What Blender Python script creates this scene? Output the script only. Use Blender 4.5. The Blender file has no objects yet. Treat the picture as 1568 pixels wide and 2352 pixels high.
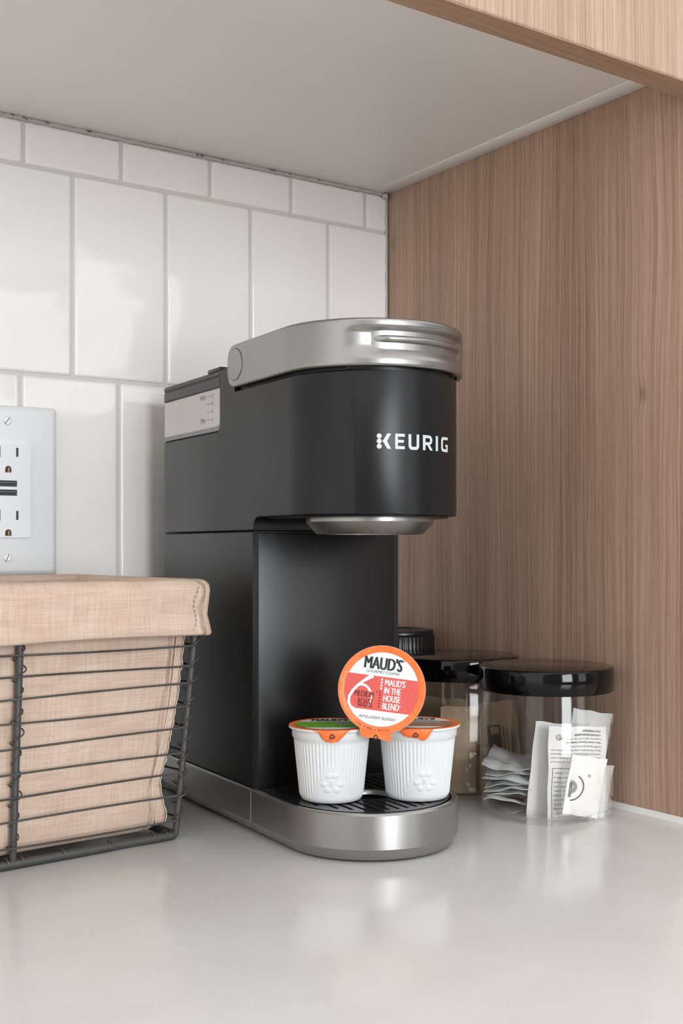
import bpy, bmesh, math, random
from math import sin, cos, pi, radians, sqrt, exp
from mathutils import Vector, Matrix

scene = bpy.context.scene
COL = scene.collection
random.seed(7)

# ------------------------------------------------------------------ camera
F, CX, HY, CAMH = 2673.0, 784.0, 1256.0, 0.184      # focal length (px), principal column, horizon row, eye height over the counter
TH = radians(34.3)
CAM = Vector((-.6252, -.8415, CAMH))
FW = Vector((sin(TH), cos(TH), 0)); RT = Vector((cos(TH), -sin(TH), 0)); UP = Vector((0, 0, 1))
cd = bpy.data.cameras.new('camera'); cam = bpy.data.objects.new('camera', cd); COL.objects.link(cam)
cam.location = CAM; cam.rotation_euler = (pi/2, 0, -TH)
cd.sensor_fit = 'VERTICAL'; cd.sensor_height = 36; cd.sensor_width = 24
cd.lens = F/2352*36; cd.shift_y = (HY-1176)/2352; cd.clip_start = .01
scene.camera = cam
scene.cycles.transparent_max_bounces = 48      # the jars stand behind one another

# ------------------------------------------------------------------ world, window light, exposure
w = bpy.data.worlds.new('room_light'); scene.world = w; w.use_nodes = True
bg = w.node_tree.nodes['Background']; bg.inputs[0].default_value = (1.0, .985, .965, 1); bg.inputs[1].default_value = 1.08

def area(name, loc, target, sx, sy, power, col):
    l = bpy.data.lights.new(name, 'AREA'); l.shape = 'RECTANGLE'; l.size = sx; l.size_y = sy; l.energy = power; l.color = col
    o = bpy.data.objects.new(name, l); COL.objects.link(o); o.location = loc
    o.rotation_euler = (Vector(target)-Vector(loc)).to_track_quat('-Z', 'Y').to_euler()
    return o
area('window_daylight', (-.60, -3.62, .55), (-.60, 0, .55), 1.00, 1.40, 50, (.92, .97, 1.0))
area('side_window_daylight', (1.05, -3.62, .55), (1.05, 0, .55), .90, 1.40, 7, (1.0, .975, .985))

vs_ = scene.view_settings
vs_.view_transform = 'Standard'; vs_.look = 'None'; vs_.gamma = 1; vs_.use_curve_mapping = False; vs_.exposure = 0.48

# ------------------------------------------------------------------ helpers
def tag(o, label=None, cat=None, group=None, kind=None):
    if label: o['label'] = label
    if cat: o['category'] = cat
    if group: o['group'] = group
    if kind: o['kind'] = kind
    return o

def empty(name, loc=(0, 0, 0), rz=0, label=None, cat=None, group=None):
    o = bpy.data.objects.new(name, None); COL.objects.link(o); o.location = loc; o.rotation_euler = (0, 0, rz)
    o.empty_display_size = .02
    return tag(o, label, cat, group)

def obj(name, me, parent=None, loc=None):
    o = bpy.data.objects.new(name, me); COL.objects.link(o)
    if parent: o.parent = parent
    if loc: o.location = loc
    return o

def mesh(name, vs, fs, mat, sharp=40, uvs=None, fix=True):
    me = bpy.data.meshes.new(name); me.from_pydata([tuple(v) for v in vs], [], fs)
    if uvs:
        ul = me.uv_layers.new(name='UVMap')
        for lp in me.loops: ul.data[lp.index].uv = uvs[lp.vertex_index]
    if fix:
        bm = bmesh.new(); bm.from_mesh(me); bmesh.ops.recalc_face_normals(bm, faces=bm.faces); bm.to_mesh(me); bm.free()
    for p in me.polygons: p.use_smooth = True
    me.set_sharp_from_angle(angle=radians(sharp))
    if mat: me.materials.append(mat)
    return me

def mk(name, vs, fs, mat, parent=None, sharp=40, uvs=None, loc=None, fix=True):
    return obj(name, mesh(name, vs, fs, mat, sharp, uvs, fix), parent, loc)

def loft(rings, cap0=True, cap1=True, closed=True):
    n = len(rings[0]); vs = [p for r in rings for p in r]; fs = []
    for k in range(len(rings)-1):
        for i in range(n if closed else n-1):
            j = (i+1) % n
            fs.append((k*n+i, k*n+j, (k+1)*n+j, (k+1)*n+i))
    if cap0: fs.append(tuple(range(n-1, -1, -1)))
    if cap1: fs.append(tuple(range((len(rings)-1)*n, len(rings)*n)))
    return vs, fs

def lathe(profile, n=48):
    rings = [[(r*cos(2*pi*i/n), r*sin(2*pi*i/n), z) for i in range(n)] for r, z in profile]
    return rings

def box_geo(x0, x1, y0, y1, z0, z1, b=0.0, seg=2):
    bm = bmesh.new(); bmesh.ops.create_cube(bm, size=1)
    for v in bm.verts: v.co = Vector(((x0+x1)/2+v.co.x*(x1-x0), (y0+y1)/2+v.co.y*(y1-y0), (z0+z1)/2+v.co.z*(z1-z0)))
    if b > 0: bmesh.ops.bevel(bm, geom=list(bm.edges), offset=b, segments=seg, profile=.5, affect='EDGES')
    bm.verts.ensure_lookup_table()
    vs = [v.co.copy() for v in bm.verts]; fs = [tuple(v.index for v in f.verts) for f in bm.faces]; bm.free()
    return vs, fs

def box(name, x0, x1, y0, y1, z0, z1, mat, parent=None, b=0.0, seg=2):
    return mk(name, *box_geo(x0, x1, y0, y1, z0, z1, b, seg), mat, parent, sharp=50)

def tube_geo(pts, r, n=8, closed=False):
    pts = [Vector(p) for p in pts]; m = len(pts); rings = []
    prev = None
    for i, p in enumerate(pts):
        a = pts[(i-1) % m] if (closed or i > 0) else p
        b = pts[(i+1) % m] if (closed or i < m-1) else p
        t = (b-a).normalized()
        if prev is None:
            h = Vector((0, 0, 1)) if abs(t.z) < .9 else Vector((1, 0, 0))
            u = t.cross(h).normalized()
        else:
            u = (prev - t*prev.dot(t)).normalized()
        prev = u; v = t.cross(u)
        rr = r[i] if isinstance(r, (list, tuple)) else r
        rings.append([p+u*(rr*cos(2*pi*k/n))+v*(rr*sin(2*pi*k/n)) for k in range(n)])
    if closed: rings.append(rings[0])
    vs, fs = loft(rings, not closed, not closed)
    return vs, fs

def join(geos):
    V, Fc = [], []
    for vs, fs in geos:
        o = len(V); V += list(vs); Fc += [tuple(i+o for i in f) for f in fs]
    return V, Fc

def curve_geo(cu):
    o = bpy.data.objects.new('tmp', cu); COL.objects.link(o)
    dg = bpy.context.evaluated_depsgraph_get()
    me = bpy.data.meshes.new_from_object(o.evaluated_get(dg))
    vs = [v.co.copy() for v in me.vertices]; fs = [tuple(p.vertices) for p in me.polygons]
    bpy.data.objects.remove(o); bpy.data.meshes.remove(me)
    return vs, fs

def fill_geo(loops, thick=0.0):
    """flat shape with holes (x, y); thick>0 gives a slab from z=-thick to 0"""
    S = 100.0
    cu = bpy.data.curves.new('fill', 'CURVE'); cu.dimensions = '2D'; cu.fill_mode = 'BOTH'; cu.extrude = thick*S/2
    for lp in loops:
        sp = cu.splines.new('POLY'); sp.points.add(len(lp)-1); sp.use_cyclic_u = True
        for p, q in zip(sp.points, lp): p.co = (q[0]*S, q[1]*S, 0, 1)
    vs, fs = curve_geo(cu); bpy.data.curves.remove(cu)
    return [Vector((v.x/S, v.y/S, v.z/S-thick/2)) for v in vs], fs

_tc = {}
def text_geo(s, h, wd=None, bold=0.0, cx=0.0, cy=0.0, align='C', shear=0):
    """letters s with cap height h (or overall height) centred on cx,cy; wd = total width"""
    key = (s, bold, shear)
    if key not in _tc:
        cu = bpy.data.curves.new('t', 'FONT'); cu.body = s; cu.size = 1; cu.resolution_u = 3; cu.offset = bold; cu.shear = shear
        cu.fill_mode = 'FRONT'
        _tc[key] = curve_geo(cu); bpy.data.curves.remove(cu)
    vs, fs = _tc[key]
    x0 = min(v.x for v in vs); x1 = max(v.x for v in vs); y0 = min(v.y for v in vs); y1 = max(v.y for v in vs)
    sy = h/(y1-y0); sx = sy if wd is None else wd/(x1-x0)
    ox = (x0+x1)/2 if align == 'C' else x0
    return [Vector(((v.x-ox)*sx+cx, (v.y-(y0+y1)/2)*sy+cy, 0)) for v in vs], fs

def heavy(s, h, wd, wgt, cx=0.0, cy=0.0, align='C'):
    ds = (-wgt/2, -wgt/6, wgt/6, wgt/2) if align == 'C' else (0, wgt/3, 2*wgt/3, wgt)
    return join([([v+Vector((0, 0, 1.2e-5*k)) for v in g[0]], g[1]) for k, g in enumerate(text_geo(s, h, wd-wgt, 0, cx+d, cy, align) for d in ds)])
def mapped(geo, fn):
    return [fn(v) for v in geo[0]], geo[1]

def xf(geo, M):
    return [M @ Vector(v) for v in geo[0]], geo[1]

def circle(cx, cy, r, n=32, a0=0, a1=2*pi, full=True):
    m = n if full else n+1
    return [(cx+r*cos(a0+(a1-a0)*i/n), cy+r*sin(a0+(a1-a0)*i/n)) for i in range(m)]

def stroke(pts, wd):
    """flat ribbon polygon along a 2-D polyline"""
    L, R = [], []
    for i, p in enumerate(pts):
        a = pts[max(i-1, 0)]; b = pts[min(i+1, len(pts)-1)]
        dx, dy = b[0]-a[0], b[1]-a[1]; l = sqrt(dx*dx+dy*dy) or 1
        q = wd[i] if isinstance(wd, (list, tuple)) else wd
        L.append((p[0]-dy/l*q/2, p[1]+dx/l*q/2)); R.append((p[0]+dy/l*q/2, p[1]-dx/l*q/2))
    n = len(pts)
    return [Vector((x, y, 0)) for x, y in L+R], [(i, i+1, n+i+1, n+i) for i in range(n-1)]

def rrect2(cx, cy, hw, hh, r, n=5):
    out = []
    for sx, sy, a in ((1, -1, -90), (1, 1, 0), (-1, 1, 90), (-1, -1, 180)):
        for k in range(n+1):
            t = radians(a+90*k/n)
            out.append((cx+sx*(hw-r)+r*cos(t), cy+sy*(hh-r)+r*sin(t)))
    return out

def px(x, depth, y):
    """pixel column/row at a given distance along the optical axis"""
    return CAM + (FW + RT*((x-CX)/F) + UP*((HY-y)/F))*depth

# ------------------------------------------------------------------ materials
def new_mat(name):
    m = bpy.data.materials.new(name); m.use_nodes = True
    nt = m.node_tree; b = nt.nodes['Principled BSDF']
    return m, nt, b
def P(name, col, rough=.5, metal=0.0, **kw):
    m, nt, b = new_mat(name)
    b.inputs['Base Color'].default_value = (*col, 1); b.inputs['Roughness'].default_value = rough; b.inputs['Metallic'].default_value = metal
    for k, v in kw.items(): b.inputs[k.replace('_', ' ')].default_value = v
    return m
def N(nt, typ, **kw):
    n = nt.nodes.new(typ)
    for k, v in kw.items():
        if k in n.inputs: n.inputs[k].default_value = v
        else: setattr(n, k, v)
    return n
def ramp(nt, stops):
    r = nt.nodes.new('ShaderNodeValToRGB'); e = r.color_ramp.elements
    e[0].position, e[0].color = stops[0][0], (*stops[0][1], 1); e[1].position, e[1].color = stops[-1][0], (*stops[-1][1], 1)
    for p, c in stops[1:-1]:
        x = e.new(p); x.color = (*c, 1)
    return r
def bump(nt, b, height, strength, dist):
    n = N(nt, 'ShaderNodeBump'); n.inputs['Strength'].default_value = strength; n.inputs['Distance'].default_value = dist
    nt.links.new(height, n.inputs['Height']); nt.links.new(n.outputs[0], b.inputs['Normal'])

def mat_tile():
    m, nt, b = new_mat('glazed_tile'); L = nt.links.new
    b.inputs['Base Color'].default_value = (.87, .85, .825, 1); b.inputs['Roughness'].default_value = .09
    tc = N(nt, 'ShaderNodeTexCoord'); oi = N(nt, 'ShaderNodeObjectInfo')
    cmb = N(nt, 'ShaderNodeCombineXYZ')
    mu = N(nt, 'ShaderNodeMath', operation='MULTIPLY'); mu.inputs[1].default_value = 37.0
    L(oi.outputs['Random'], mu.inputs[0]); L(mu.outputs[0], cmb.inputs[0]); L(mu.outputs[0], cmb.inputs[1]); L(mu.outputs[0], cmb.inputs[2])
    ad = N(nt, 'ShaderNodeVectorMath', operation='ADD'); L(tc.outputs['Object'], ad.inputs[0]); L(cmb.outputs[0], ad.inputs[1])
    no = N(nt, 'ShaderNodeTexNoise'); no.inputs['Scale'].default_value = 22; no.inputs['Detail'].default_value = .6
    L(ad.outputs[0], no.inputs['Vector'])
    bump(nt, b, no.outputs[0], .55, .004)
    mx = N(nt, 'ShaderNodeMix', data_type='RGBA'); mx.inputs[6].default_value = (.87, .85, .825, 1); mx.inputs[7].default_value = (.85, .84, .82, 1)
    L(oi.outputs['Random'], mx.inputs[0]); L(mx.outputs[2], b.inputs['Base Color'])
    return m

def mat_wood(name, axis, dark, mid, light, knots=()):
    """axis: index of the coordinate across the grain; grain runs along Z (or along X for axis 1 edges)"""
    m, nt, b = new_mat(name); L = nt.links.new
    tc = N(nt, 'ShaderNodeTexCoord'); sp = N(nt, 'ShaderNodeSeparateXYZ'); L(tc.outputs['Object'], sp.inputs[0])
    across, along = axis
    # slow wander of the grain
    def noise(sa, sl, detail, rough=.5, off=0.0):
        c = N(nt, 'ShaderNodeCombineXYZ')
        a = N(nt, 'ShaderNodeMath', operation='MULTIPLY'); a.inputs[1].default_value = sa; L(warp, a.inputs[0])
        z = N(nt, 'ShaderNodeMath', operation='MULTIPLY_ADD'); z.inputs[1].default_value = sl; z.inputs[2].default_value = off; L(sp.outputs[along], z.inputs[0])
        L(a.outputs[0], c.inputs[0]); L(z.outputs[0], c.inputs[1])
        n = N(nt, 'ShaderNodeTexNoise', noise_dimensions='2D'); n.inputs['Scale'].default_value = 1; n.inputs['Detail'].default_value = detail; n.inputs['Roughness'].default_value = rough
        L(c.outputs[0], n.inputs['Vector']); return n.outputs[0]
    warp = sp.outputs[across]
    wn = noise(9, 3.2, 2.0, .5, 3.3)
    wm = N(nt, 'ShaderNodeMath', operation='MULTIPLY_ADD'); wm.inputs[1].default_value = .012; L(wn, wm.inputs[0]); L(sp.outputs[across], wm.inputs[2])
    warp0 = wm.outputs[0]; kn = []
    for (ka, kl, amp, sa_, sl_) in knots:     # grain bends round small knots
        da = N(nt, 'ShaderNodeMath', operation='SUBTRACT'); da.inputs[1].default_value = ka; L(sp.outputs[across], da.inputs[0])
        dl = N(nt, 'ShaderNodeMath', operation='SUBTRACT'); dl.inputs[1].default_value = kl; L(sp.outputs[along], dl.inputs[0])
        da2 = N(nt, 'ShaderNodeMath', operation='MULTIPLY'); L(da.outputs[0], da2.inputs[0]); L(da.outputs[0], da2.inputs[1])
        dl2 = N(nt, 'ShaderNodeMath', operation='MULTIPLY'); L(dl.outputs[0], dl2.inputs[0]); L(dl.outputs[0], dl2.inputs[1])
        s1 = N(nt, 'ShaderNodeMath', operation='DIVIDE'); s1.inputs[1].default_value = -sa_*sa_; L(da2.outputs[0], s1.inputs[0])
        s2 = N(nt, 'ShaderNodeMath', operation='DIVIDE'); s2.inputs[1].default_value = -sl_*sl_; L(dl2.outputs[0], s2.inputs[0])
        sm = N(nt, 'ShaderNodeMath', operation='ADD'); L(s1.outputs[0], sm.inputs[0]); L(s2.outputs[0], sm.inputs[1])
        ex = N(nt, 'ShaderNodeMath', operation='EXPONENT'); L(sm.outputs[0], ex.inputs[0])
        mm = N(nt, 'ShaderNodeMath', operation='MULTIPLY_ADD'); mm.inputs[1].default_value = amp; L(ex.outputs[0], mm.inputs[0]); L(warp0, mm.inputs[2])
        warp0 = mm.outputs[0]
        pw = N(nt, 'ShaderNodeMath', operation='POWER'); pw.inputs[1].default_value = 3.0; L(ex.outputs[0], pw.inputs[0]); kn.append(pw.outputs[0])
    warp = warp0
    broad = noise(16, .55, 3.0, .55); mid_n = noise(120, 2.2, 3.0, .6, 5.0); fine = noise(520, 4.0, 2.0, .6, 9.0); pore = noise(900, 55.0, 2.0, .6, 2.0)
    def madd(a, k, c=None, cv=0.0):
        n = N(nt, 'ShaderNodeMath', operation='MULTIPLY_ADD'); n.inputs[1].default_value = k; L(a, n.inputs[0])
        if c is None: n.inputs[2].default_value = cv
        else: L(c, n.inputs[2])
        return n.outputs[0]
    t = madd(broad, .46, None, -.23); t = madd(mid_n, .30, t); t = madd(fine, .64, t); t = madd(pore, .26, t); t = madd(t, 1.0, None, -.10)
    for ex_ in kn: t = madd(ex_, -.22, t)
    r = ramp(nt, [(.22, dark), (.47, mid), (.74, light)]); L(t, r.inputs[0]); L(r.outputs[0], b.inputs['Base Color'])
    b.inputs['Roughness'].default_value = .48; b.inputs['Specular IOR Level'].default_value = .35
    bump(nt, b, fine, .12, .0004)
    return m

def mat_counter():
    m, nt, b = new_mat('quartz'); L = nt.links.new
    tc = N(nt, 'ShaderNodeTexCoord')
    n1 = N(nt, 'ShaderNodeTexNoise'); n1.inputs['Scale'].default_value = 14; n1.inputs['Detail'].default_value = 6; n1.inputs['Roughness'].default_value = .65
    n2 = N(nt, 'ShaderNodeTexNoise'); n2.inputs['Scale'].default_value = 700; n2.inputs['Detail'].default_value = 2
    vo = N(nt, 'ShaderNodeTexVoronoi'); vo.inputs['Scale'].default_value = 130
    for n in (n1, n2, vo): L(tc.outputs['Object'], n.inputs['Vector'])
    r1 = ramp(nt, [(.3, (.63, .62, .602)), (.7, (.685, .676, .662))]); L(n1.outputs[0], r1.inputs[0])
    r2 = ramp(nt, [(.35, (.965, .965, .965)), (.6, (1, 1, 1))]); L(n2.outputs[0], r2.inputs[0])
    r3 = ramp(nt, [(.03, (1.03, 1.03, 1.025)), (.10, (1, 1, 1))]); L(vo.outputs['Distance'], r3.inputs[0])
    m1 = N(nt, 'ShaderNodeMix', data_type='RGBA', blend_type='MULTIPLY'); m1.inputs[0].default_value = 1; L(r1.outputs[0], m1.inputs[6]); L(r2.outputs[0], m1.inputs[7])
    m2 = N(nt, 'ShaderNodeMix', data_type='RGBA', blend_type='MULTIPLY'); m2.inputs[0].default_value = 1; L(m1.outputs[2], m2.inputs[6]); L(r3.outputs[0], m2.inputs[7])
    L(m2.outputs[2], b.inputs['Base Color']); b.inputs['Roughness'].default_value = .16; b.inputs['Specular IOR Level'].default_value = .30
    return m

def mat_linen():
    m, nt, b = new_mat('linen'); L = nt.links.new
    tc = N(nt, 'ShaderNodeTexCoord'); sp = N(nt, 'ShaderNodeSeparateXYZ'); L(tc.outputs['UV'], sp.inputs[0])
    wob = N(nt, 'ShaderNodeTexNoise'); wob.inputs['Scale'].default_value = 60; wob.inputs['Detail'].default_value = 2; L(tc.outputs['UV'], wob.inputs['Vector'])
    def wave(src, k):
        a = N(nt, 'ShaderNodeMath', operation='MULTIPLY_ADD'); a.inputs[1].default_value = .0016; L(wob.outputs[0], a.inputs[0]); L(src, a.inputs[2])
        f = N(nt, 'ShaderNodeMath', operation='MULTIPLY'); f.inputs[1].default_value = k; L(a.outputs[0], f.inputs[0])
        s = N(nt, 'ShaderNodeMath', operation='SINE'); L(f.outputs[0], s.inputs[0])
        q = N(nt, 'ShaderNodeMath', operation='MULTIPLY'); L(s.outputs[0], q.inputs[0]); L(s.outputs[0], q.inputs[1]); return q.outputs[0]
    su = wave(sp.outputs[0], pi/.00078); sv = wave(sp.outputs[1], pi/.00072)
    mx = N(nt, 'ShaderNodeMath', operation='MAXIMUM'); L(su, mx.inputs[0]); L(sv, mx.inputs[1])
    def sn(ku, kv, off):
        mp = N(nt, 'ShaderNodeMapping'); mp.inputs['Scale'].default_value = (ku, kv, 1); mp.inputs['Location'].default_value = (off, off, 0); L(tc.outputs['UV'], mp.inputs[0])
        n = N(nt, 'ShaderNodeTexNoise', noise_dimensions='2D'); n.inputs['Scale'].default_value = 1; n.inputs['Detail'].default_value = 3; L(mp.outputs[0], n.inputs['Vector']); return n.outputs[0]
    sl = sn(35, 900, 0); sw = sn(900, 35, 4); bl = sn(30, 60, 9)
    r = ramp(nt, [(.30, (.56, .40, .31)), (.55, (.70, .535, .435)), (.75, (.80, .655, .555))])
    a1 = N(nt, 'ShaderNodeMath', operation='ADD'); L(sl, a1.inputs[0]); L(sw, a1.inputs[1])
    a2 = N(nt, 'ShaderNodeMath', operation='MULTIPLY_ADD'); a2.inputs[1].default_value = .38; L(a1.outputs[0], a2.inputs[0])
    a3 = N(nt, 'ShaderNodeMath', operation='MULTIPLY'); a3.inputs[1].default_value = .28; L(bl, a3.inputs[0]); L(a3.outputs[0], a2.inputs[2])
    L(a2.outputs[0], r.inputs[0])
    g = ramp(nt, [(.10, (.34, .27, .22)), (.42, (1, 1, 1))]); L(mx.outputs[0], g.inputs[0])
    mm = N(nt, 'ShaderNodeMix', data_type='RGBA', blend_type='MULTIPLY'); mm.inputs[0].default_value = .85; L(r.outputs[0], mm.inputs[6]); L(g.outputs[0], mm.inputs[7])
    L(mm.outputs[2], b.inputs['Base Color']); b.inputs['Roughness'].default_value = .95; b.inputs['Specular IOR Level'].default_value = .1
    bump(nt, b, mx.outputs[0], .5, .0004)
    return m

def mat_clear(name, tint=(.985, .985, .98), f0=.022, k=.70):
    """clear thin-walled plastic: passes light straight through, mirrors more towards its edges"""
    m = bpy.data.materials.new(name); m.use_nodes = True; nt = m.node_tree; nt.nodes.clear(); L = nt.links.new
    out = N(nt, 'ShaderNodeOutputMaterial'); tr = N(nt, 'ShaderNodeBsdfTransparent'); gl = N(nt, 'ShaderNodeBsdfGlossy')
    tr.inputs[0].default_value = (*tint, 1); gl.inputs[0].default_value = (1, 1, 1, 1); gl.inputs['Roughness'].default_value = .03
    lw = N(nt, 'ShaderNodeLayerWeight'); lw.inputs[0].default_value = .5
    p = N(nt, 'ShaderNodeMath', operation='POWER'); p.inputs[1].default_value = 4.0; L(lw.outputs['Facing'], p.inputs[0])
    a = N(nt, 'ShaderNodeMath', operation='MULTIPLY_ADD'); a.inputs[1].default_value = k; a.inputs[2].default_value = f0; L(p.outputs[0], a.inputs[0])
    mx = N(nt, 'ShaderNodeMixShader'); L(a.outputs[0], mx.inputs[0]); L(tr.outputs[0], mx.inputs[1]); L(gl.outputs[0], mx.inputs[2]); L(mx.outputs[0], out.inputs[0])
    return m

def mat_speckle(name, col, rough, metal, amount, scale, **kw):
    m = P(name, col, rough, metal, **kw); nt = m.node_tree; b = nt.nodes['Principled BSDF']
    tc = N(nt, 'ShaderNodeTexCoord'); n = N(nt, 'ShaderNodeTexNoise'); n.inputs['Scale'].default_value = scale; n.inputs['Detail'].default_value = 1
    nt.links.new(tc.outputs['Object'], n.inputs['Vector']); bump(nt, b, n.outputs[0], amount, .0003)
    return m

def mat_paper(name, c0, c1, rough=.7, scale=60, strength=.25):
    m, nt, b = new_mat(name); L = nt.links.new
    tc = N(nt, 'ShaderNodeTexCoord'); n = N(nt, 'ShaderNodeTexNoise'); n.inputs['Scale'].default_value = scale; n.inputs['Detail'].default_value = 4
    L(tc.outputs['Object'], n.inputs['Vector']); r = ramp(nt, [(.3, c0), (.7, c1)]); L(n.outputs[0], r.inputs[0]); L(r.outputs[0], b.inputs['Base Color'])
    b.inputs['Roughness'].default_value = rough
    bump(nt, b, n.outputs[0], strength, .004)
    return m

M = dict(
    tile=mat_tile(),
    grout=mat_speckle('grout', (.63, .61, .58), .9, 0, .6, 900),
    caulk=mat_speckle('caulk', (.50, .475, .445), .75, 0, .5, 400),
    caulk_white=P('white_caulk', (.80, .80, .79), .35),
    counter=mat_counter(),
    wood=mat_wood('walnut_laminate', (1, 2), (.26, .155, .106), (.405, .262, .190), (.55, .378, .288),
                  knots=((-.294, .290, .0025, .007, .010), (-.0073, .455, .0025, .006, .010))),
    wood_door=mat_wood('door_laminate', (0, 2), (.36, .23, .17), (.50, .345, .265), (.66, .49, .40)),
    wood_edge=mat_wood('edge_band', (1, 0), (.27, .165, .11), (.41, .265, .18), (.54, .37, .26)),
    cabinet=mat_speckle('cabinet_white', (.88, .85, .82), .45, 0, .08, 300),
    strip=P('scribe_strip', (.86, .84, .815), .45),
    plate=P('outlet_plastic', (.80, .82, .84), .28),
    dark=P('socket_dark', (.02, .02, .022), .5),
    brass=P('contact_brass', (.30, .17, .06), .4, .8),
    screw=P('screw_paint', (.72, .74, .76), .25, .3),
    black=mat_speckle('black_plastic', (.0050, .0050, .0058), .34, 0, .04, 2600, Specular_IOR_Level=.50, Specular_Tint=(.68, .68, .70, 1)),
    black_panel=mat_speckle('black_panel', (.0060, .0054, .0066), .33, 0, .05, 3200, Specular_IOR_Level=.45),
    black_gloss=P('gap_black', (.004, .004, .005), .4),
    lid_dark=P('reservoir_lid', (.040, .040, .042), .42),
    silver=mat_speckle('silver_paint', (.345, .34, .332), .33, .94, .04, 2600),
    silver_dark=P('silver_edge', (.62, .62, .62), .3, .6),
    white_ink=P('logo_ink', (.58, .60, .62), .45),
    grate=P('grate_black', (.012, .0125, .014), .16),
    pod_white=P('pod_plastic', (.70, .715, .73), .38, 0, Subsurface_Weight=.15, Subsurface_Radius=(.002, .002, .002)),
    orange=mat_paper('orange_foil', (.86, .155, .028), (.92, .20, .045), .38, 300, .12),
    foil_white=mat_paper('foil_white', (.70, .71, .72), (.76, .77, .78), .45, 900, .12),
    red=mat_paper('red_ink', (.62, .075, .06), (.68, .10, .082), .42, 900, .12),
    green=P('green_ink', (.16, .42, .04), .45), brown=P('brown_ink', (.36, .17, .09), .45),
    grey_ink=P('grey_ink', (.30, .31, .32), .5),
    ink=P('ink', (.012, .012, .014), .5), maroon=P('maroon_ink', (.22, .02, .02), .5), mid_ink=P('grey_print', (.10, .10, .11), .6),
    ink_faint=P('faint_print', (.34, .33, .34), .6),
    lid_black=P('jar_lid_black', (.002, .002, .0024), .07, Specular_IOR_Level=.34),
    clear=mat_clear('clear_plastic'), 
    paper=mat_paper('packet_paper', (.74, .745, .75), (.80, .80, .80), .6, 45, .25),
    paper_grey=mat_paper('packet_paper_grey', (.60, .61, .62), (.70, .70, .70), .6, 70, .5),
    cream=mat_paper('packet_cream', (.80, .785, .75), (.84, .825, .79), .55, 40, .3),
    kraft=mat_paper('packet_kraft', (.36, .255, .165), (.44, .32, .215), .8, 60, .4),
    kraft_ink=P('kraft_ink', (.075, .05, .035), .8),
    linen=mat_linen(), thread=P('thread', (.74, .63, .55), .9), thread_dark=P('seam_thread', (.38, .25, .15), .9),
    iron=mat_speckle('iron', (.075, .075, .074), .45, .35, .5, 700),
)
def mat_reservoir():
    m, nt, b = new_mat('frosted_reservoir')
    b.inputs['Base Color'].default_value = (.80, .765, .74, 1); b.inputs['Roughness'].default_value = .25
    b.inputs['Transmission Weight'].default_value = .25; b.inputs['Subsurface Weight'].default_value = .3
    b.inputs['Subsurface Radius'].default_value = (.01, .01, .01)
    return m
M['reservoir'] = mat_reservoir()

# ------------------------------------------------------------------ setting: the room behind the camera
fl_ = box('floor', -4, 4, -3.75, .08, -.95, -.92, P('floor_boards', (.30, .24, .19), .4)); tag(fl_, None, None, None, 'structure')
wf = box('wall_front', -4, 4, -3.75, -3.66, -.92, 1.7, P('wall_paint', (.34, .33, .32), .8)); tag(wf, None, None, None, 'structure')
wr_ = box('wall_right', 2.2, 2.3, -3.66, .08, -.92, 1.7, P('right_wall_paint', (.34, .33, .32), .8)); tag(wr_, None, None, None, 'structure')
# ------------------------------------------------------------------ setting: tiled wall
GZ = (.0035, .1580, .3120, .4660, .4995)          # grout lines (heights)
wall = box('wall_back', -1.8, 2.2, .0016, .08, -.03, 1.1, M['grout']); tag(wall, 'wall of white glazed tiles with grey grout', None, None, 'structure')
_tm = {}
def tile_mesh(wd, h):
    k = (round(wd, 4), round(h, 4))
    if k not in _tm:
        rings = []
        for ins, y, r in ((0, .006, .0014), (0, .0014, .0014), (.0003, .0006, .0014), (.0010, .0001, .0016), (.0020, 0, .0018)):
            rings.append([(p[0], y, p[1]) for p in rrect2(0, 0, wd/2-ins, h/2-ins, r, 3)])
        _tm[k] = mesh('tile', *loft(rings), M['tile'], 60)
    return _tm[k]
PITCH, G = .0774, .0029
rows = [(GZ[0], GZ[1], -.0275), (GZ[1], GZ[2], -.0258-.0387-.0004), (GZ[1]*0+GZ[2], GZ[3], -.0649), (GZ[3], GZ[4], -.0252)]
offs = [-.0649, -.0275, -.0649, -.0252]
for (z0, z1), x0 in zip(((GZ[0], GZ[1]), (GZ[1], GZ[2]), (GZ[2], GZ[3]), (GZ[3], GZ[4])), offs):
    xs = [-.0012+G/2, x0] + [x0-PITCH*k for k in range(1, 22)]
    for a, b_ in zip(xs, xs[1:]):
        wd = a-b_-G
        t = obj('tile', tile_mesh(wd, z1-z0-G), wall, ((a+b_)/2, random.uniform(-.0003, .0002), (z0+z1)/2))
        t.rotation_euler = (random.uniform(-.002, .002), 0, random.uniform(-.003, .003))

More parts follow.
